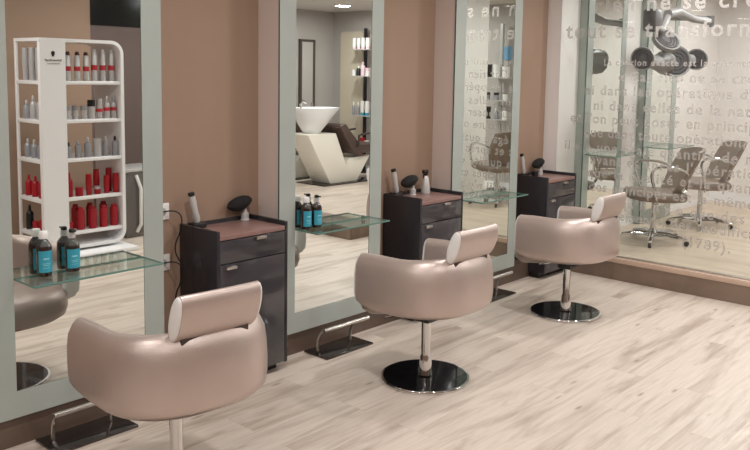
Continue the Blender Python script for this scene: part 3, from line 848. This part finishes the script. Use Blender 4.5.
# ------------------------------------------------------------------ chairs behind the glass
def swivel_chair(label):
    t = thing('swivel_chair', label, 'chair', (0, 0, 0), group='grey brown swivel chairs behind the glass')
    # five star base
    bm = lathe(bmesh.new(), [(0, .055), (.045, .055), (.045, .085), (.03, .11), (.024, .12), (.024, .34), (.035, .35), (0, .35)], 20)
    finish('gas_column', bm, M['chrome'], t, ang=30)
    for k in range(5):
        an = 2*PI*k/5+.3; d = Vector((math.cos(an), math.sin(an), 0)); s = Vector((-d.y, d.x, 0))
        bm = bmesh.new(); rings = []
        for (q, w, z, hh) in [(.04, .026, .070, .022), (.14, .022, .078, .016), (.24, .018, .062, .012), (.29, .015, .050, .010)]:
            c = d*q
            rings.append([bm.verts.new(c+s*w*a+Vector((0, 0, z+hh*b))) for a, b in ((-1, -1), (1, -1), (1, .4), (.5, 1), (-.5, 1), (-1, .4))])
        for i in range(3):
            for j in range(6): bm.faces.new([rings[i][j], rings[i][(j+1) % 6], rings[i+1][(j+1) % 6], rings[i+1][j]])
        bm.faces.new(rings[0]); bm.faces.new(rings[-1])
        lg = finish('star_leg', bm, M['chrome'], t, ang=50)
        bm = lathe(bmesh.new(), [(0, -.012), (.02, -.012), (.022, 0), (.02, .012), (0, .012)], 14, d*.285+Vector((0, 0, .0222)), Matrix.Rotation(an, 4, 'Z') @ Matrix.Rotation(PI/2, 4, 'X'))
        finish('caster', bm, M['black'], lg)
    # seat: rounded pad, front towards +y
    bm = bmesh.new(); rings = []; seg = 32
    for (k, z) in [(.0, .350), (.7, .352), (.95, .370), (1.0, .395), (.96, .425), (.7, .440), (0, .438)]:
        ring = []
        for i in range(seg):
            th = 2*PI*i/seg; c, sn = math.cos(th), math.sin(th)
            x = .245*math.copysign(abs(c)**.7, c)*k; y = .25*math.copysign(abs(sn)**.7, sn)*k
            ring.append(bm.verts.new((x, y, z+.06*max(0, y)-.04*(y*y)*4)))
        rings.append(ring)
    for k in range(len(rings)-1):
        for i in range(seg):
            j = (i+1) % seg
            try: bm.faces.new([rings[k][i], rings[k][j], rings[k+1][j], rings[k+1][i]])
            except ValueError: pass
    bmesh.ops.remove_doubles(bm, verts=bm.verts, dist=1e-5)
    finish('seat', bm, M['greychair'], t, ang=60)
    # curved backrest shell leaning back
    bm = bmesh.new(); F_ = []; Bk = []
    nu, nv = 14, 8
    for j in range(nv+1):
        v = j/nv; zz = .44+.36*v; yy = -.19-.17*v
        w = .235*(1-.10*v-.35*max(0, v-.75)**1.2) if v > 0 else .17
        w = (.17+.065*min(1, v*2.2))*(1-.18*max(0, v-.7))
        ra, rb = [], []
        for i in range(nu+1):
            u = -1+2*i/nu
            x = w*u; y = yy+.10*u*u
            z = zz-.03*u*u*v
            ra.append(bm.verts.new((x, y, z))); rb.append(bm.verts.new((x, y-.028*(1-.6*abs(u)**4), z-.004)))
        F_.append(ra); Bk.append(rb)
    for j in range(nv):
        for i in range(nu):
            bm.faces.new([F_[j][i], F_[j][i+1], F_[j+1][i+1], F_[j+1][i]])
            bm.faces.new([Bk[j][i], Bk[j+1][i], Bk[j+1][i+1], Bk[j][i+1]])
    for j in range(nv):
        bm.faces.new([F_[j][0], F_[j+1][0], Bk[j+1][0], Bk[j][0]]); bm.faces.new([F_[j][nu], Bk[j][nu], Bk[j+1][nu], F_[j+1][nu]])
    for i in range(nu):
        bm.faces.new([F_[0][i], Bk[0][i], Bk[0][i+1], F_[0][i+1]]); bm.faces.new([F_[nv][i], F_[nv][i+1], Bk[nv][i+1], Bk[nv][i]])
    finish('backrest', bm, M['greychair'], t, ang=60)
    bm = tube(bmesh.new(), [(0, -.05, .335), (0, -.2, .36), (0, -.26, .45), (0, -.275, .60)], .014, 8)
    finish('back_support', bm, M['chrome'], t)
    for sx in (-1, 1):
        pts = arc((sx*.16, .02, .345), (sx*.30, .06, .40), (sx*.275, .10, .55), 8)+arc((sx*.275, .10, .55), (sx*.27, .13, .66), (sx*.27, -.0, .655), 8)[1:]+arc((sx*.27, 0, .655), (sx*.27, -.14, .655), (sx*.215, -.20, .60), 6)[1:]
        finish('armrest', tube(bmesh.new(), pts, .012, 8), M['chrome'], t)
    return t
sw = swivel_chair('grey brown swivel chair behind the lettered glass, left one with star base fully visible')
sw.location = (6.43, -.62, PZ+.0005); sw.rotation_euler.z = math.radians(38)
dup(sw, (7.46, -.62, PZ+.0005), math.radians(40), 'grey brown swivel chair behind the lettered glass, right one near the picture edge')
dup(sw, (7.12, -1.78, PZ+.0005), math.radians(200), 'grey brown swivel chair seen only reflected in the third mirror')

# ------------------------------------------------------------------ climazone dryer behind the glass
t = thing('hair_dryer', 'grey wall mounted hair dryer with round heads hanging behind the lettered glass', 'hair dryer', (7.42, -.121, 2.06))
def L3(x, y, z): return (x-7.42, y+.121, z-2.06)
bm = tube(bmesh.new(), [L3(7.40, -.13, 2.10), L3(7.41, -.40, 2.09), L3(7.42, -.62, 2.07)], .028, 10)
finish('wall_arm', bm, M['clim'], t)
bxo('wall_bracket', M['climdark'], t, -.06, .06, -.03, 0, -.06, .10, .008)
bm = tube(bmesh.new(), [L3(7.42, -.62, 2.05), L3(7.05, -.62, 2.05), L3(6.72, -.61, 2.09), L3(6.55, -.60, 2.06)], [.032, .032, .045, .04], 10)
finish('swing_arm', bm, M['clim'], t)
bm = bmesh.new(); lathe(bm, [(0, -.05), (.04, -.05), (.04, .05), (0, .05)], 16, L3(7.44, -.62, 2.05)); finish('elbow_joint', bm, M['climdark'], t)
bm = bmesh.new(); box(bm, -.07, .07, -.06, .06, -.09, .09, .025); box(bm, .05, .11, -.04, .04, -.04, .05, .015)
finish('arm_motor', bm, M['climdark'], t, loc=L3(6.26, -.60, 1.99))
bm = bmesh.new(); tube(bm, [L3(6.30, -.60, 1.97), L3(6.44, -.60, 1.92), L3(6.55, -.60, 2.04)], .03, 8); finish('hinge', bm, M['clim'], t)
RX = Matrix.Rotation(math.radians(70), 4, 'X')
def head(name, x, y, z, r, yaw, pitch, depth=.09, parent=None):
    mt = Matrix.Rotation(yaw, 4, 'Z') @ Matrix.Rotation(pitch, 4, 'X')
    bm = lathe(bmesh.new(), [(0, -depth), (r*.55, -depth), (r*.9, -depth*.55), (r, 0), (r*.97, .012), (r*.86, .008)], 30, mtx=mt)
    h = finish(name, bm, M['clim'], parent or t, loc=L3(x, y, z))
    bm = bmesh.new()
    lathe(bm, [(0, .004), (r*.85, .006)], 30, mtx=mt)
    for q in (.3, .5, .7): lathe(bm, [(r*q, .0065), (r*q+.006, .012), (r*q+.012, .0065)], 30, mtx=mt)
    finish('grille', bm, M['climdark'], h)
    return h
# yaw 0 / pitch 90deg makes the face look along -y
head('hood', 6.50, -.62, 1.85, .125, math.radians(-30), math.radians(50), .07)
head('heater_head', 6.72, -.62, 1.675, .135, math.radians(-45), math.radians(85), .13)
head('heater_head', 7.07, -.66, 1.70, .095, math.radians(-70), math.radians(95), .06)
head('heater_head', 6.06, -.62, 1.68, .095, math.radians(-80), math.radians(95), .06)
bm = tube(bmesh.new(), [L3(6.10, -.60, 1.67), L3(6.30, -.58, 1.66), L3(6.55, -.56, 1.66), L3(6.74, -.52, 1.665), L3(7.05, -.62, 1.69)], [.04, .045, .08, .11, .055], 12)
finish('head_body', bm, M['clim'], t)
bm = tube(bmesh.new(), [L3(6.52, -.58, 1.84), L3(6.62, -.56, 1.76), L3(6.70, -.56, 1.68)], .022, 8)
finish('hood_joint', bm, M['climdark'], t)

# ------------------------------------------------------------------ ceiling lights
def downlight(x, y, power, label, size=.2, col=(1.0, .99, .968)):
    t = thing('ceiling_downlight', label, 'ceiling light', (x, y, CEIL-.001), group='ceiling downlights')
    finish('trim_ring', lathe(bmesh.new(), [(size*.5, -.001), (size*.62, -.001), (size*.60, -.012), (size*.5, -.008), (size*.5, -.001)], 28), M['white'], t)
    finish('diffuser', lathe(bmesh.new(), [(0, -.002), (size*.5, -.002)], 28), M['lampon'], t)
    ld = bpy.data.lights.new('lamp', 'AREA'); ld.shape = 'DISK'; ld.size = size; ld.energy = power; ld.color = col
    lo = bpy.data.objects.new('lamp', ld); COL.objects.link(lo); lo.parent = t; lo.location = (0, 0, -.006)
    return t
k = 0
for x in (-1.6, .2, 2.0, 3.8, 5.2):
    for y in (-1.25, -3.1):
        if (x, y) == (5.2, -3.1): x = 5.0
        downlight(x, y, 26, 'round recessed ceiling light over the main salon')
for x in (6.3, 7.3, 8.3):
    downlight(x, -1.1, 22, 'round recessed ceiling light behind the lettered glass')
for x, y in ((6.6, -3.6), (8.2, -3.6), (6.6, -5.2), (8.2, -5.2)):
    downlight(x, y, 32, 'round recessed ceiling light over the washing area')

# ------------------------------------------------------------------ world, camera
w = bpy.data.worlds.new('World'); SC.world = w; w.use_nodes = True
w.node_tree.nodes['Background'].inputs[0].default_value = (.9, .92, 1, 1)
w.node_tree.nodes['Background'].inputs[1].default_value = .3

cd = bpy.data.cameras.new('Camera'); cam = bpy.data.objects.new('Camera', cd); COL.objects.link(cam)
f, cx, cy = 805.5933, 396.84, 157.48
yaw, pit, rol = 0.8543, 0.1046, 0.0187
F = Vector((math.sin(yaw)*math.cos(pit), math.cos(yaw)*math.cos(pit), -math.sin(pit)))
R = Vector((math.cos(yaw), -math.sin(yaw), 0)); U = R.cross(F)
c, s = math.cos(rol), math.sin(rol); R2 = c*R+s*U; U2 = -s*R+c*U
cam.matrix_world = Matrix(((R2.x, U2.x, -F.x, 0), (R2.y, U2.y, -F.y, -3.3613), (R2.z, U2.z, -F.z, 1.534), (0, 0, 0, 1)))
cd.sensor_fit = 'HORIZONTAL'; cd.sensor_width = 36.0; cd.lens = f/750*36.0
cd.shift_x = (375-cx)/750; cd.shift_y = (cy-225)/750
cd.clip_start = .05
SC.camera = cam
SC.view_settings.view_transform = 'Standard'; SC.view_settings.look = 'None'
SC.view_settings.exposure = -0.66; SC.view_settings.gamma = 1.0
try: SC.view_settings.use_curve_mapping = False
except Exception: pass
SC.cycles.max_bounces = 10; SC.cycles.transparent_max_bounces = 24; SC.cycles.glossy_bounces = 6
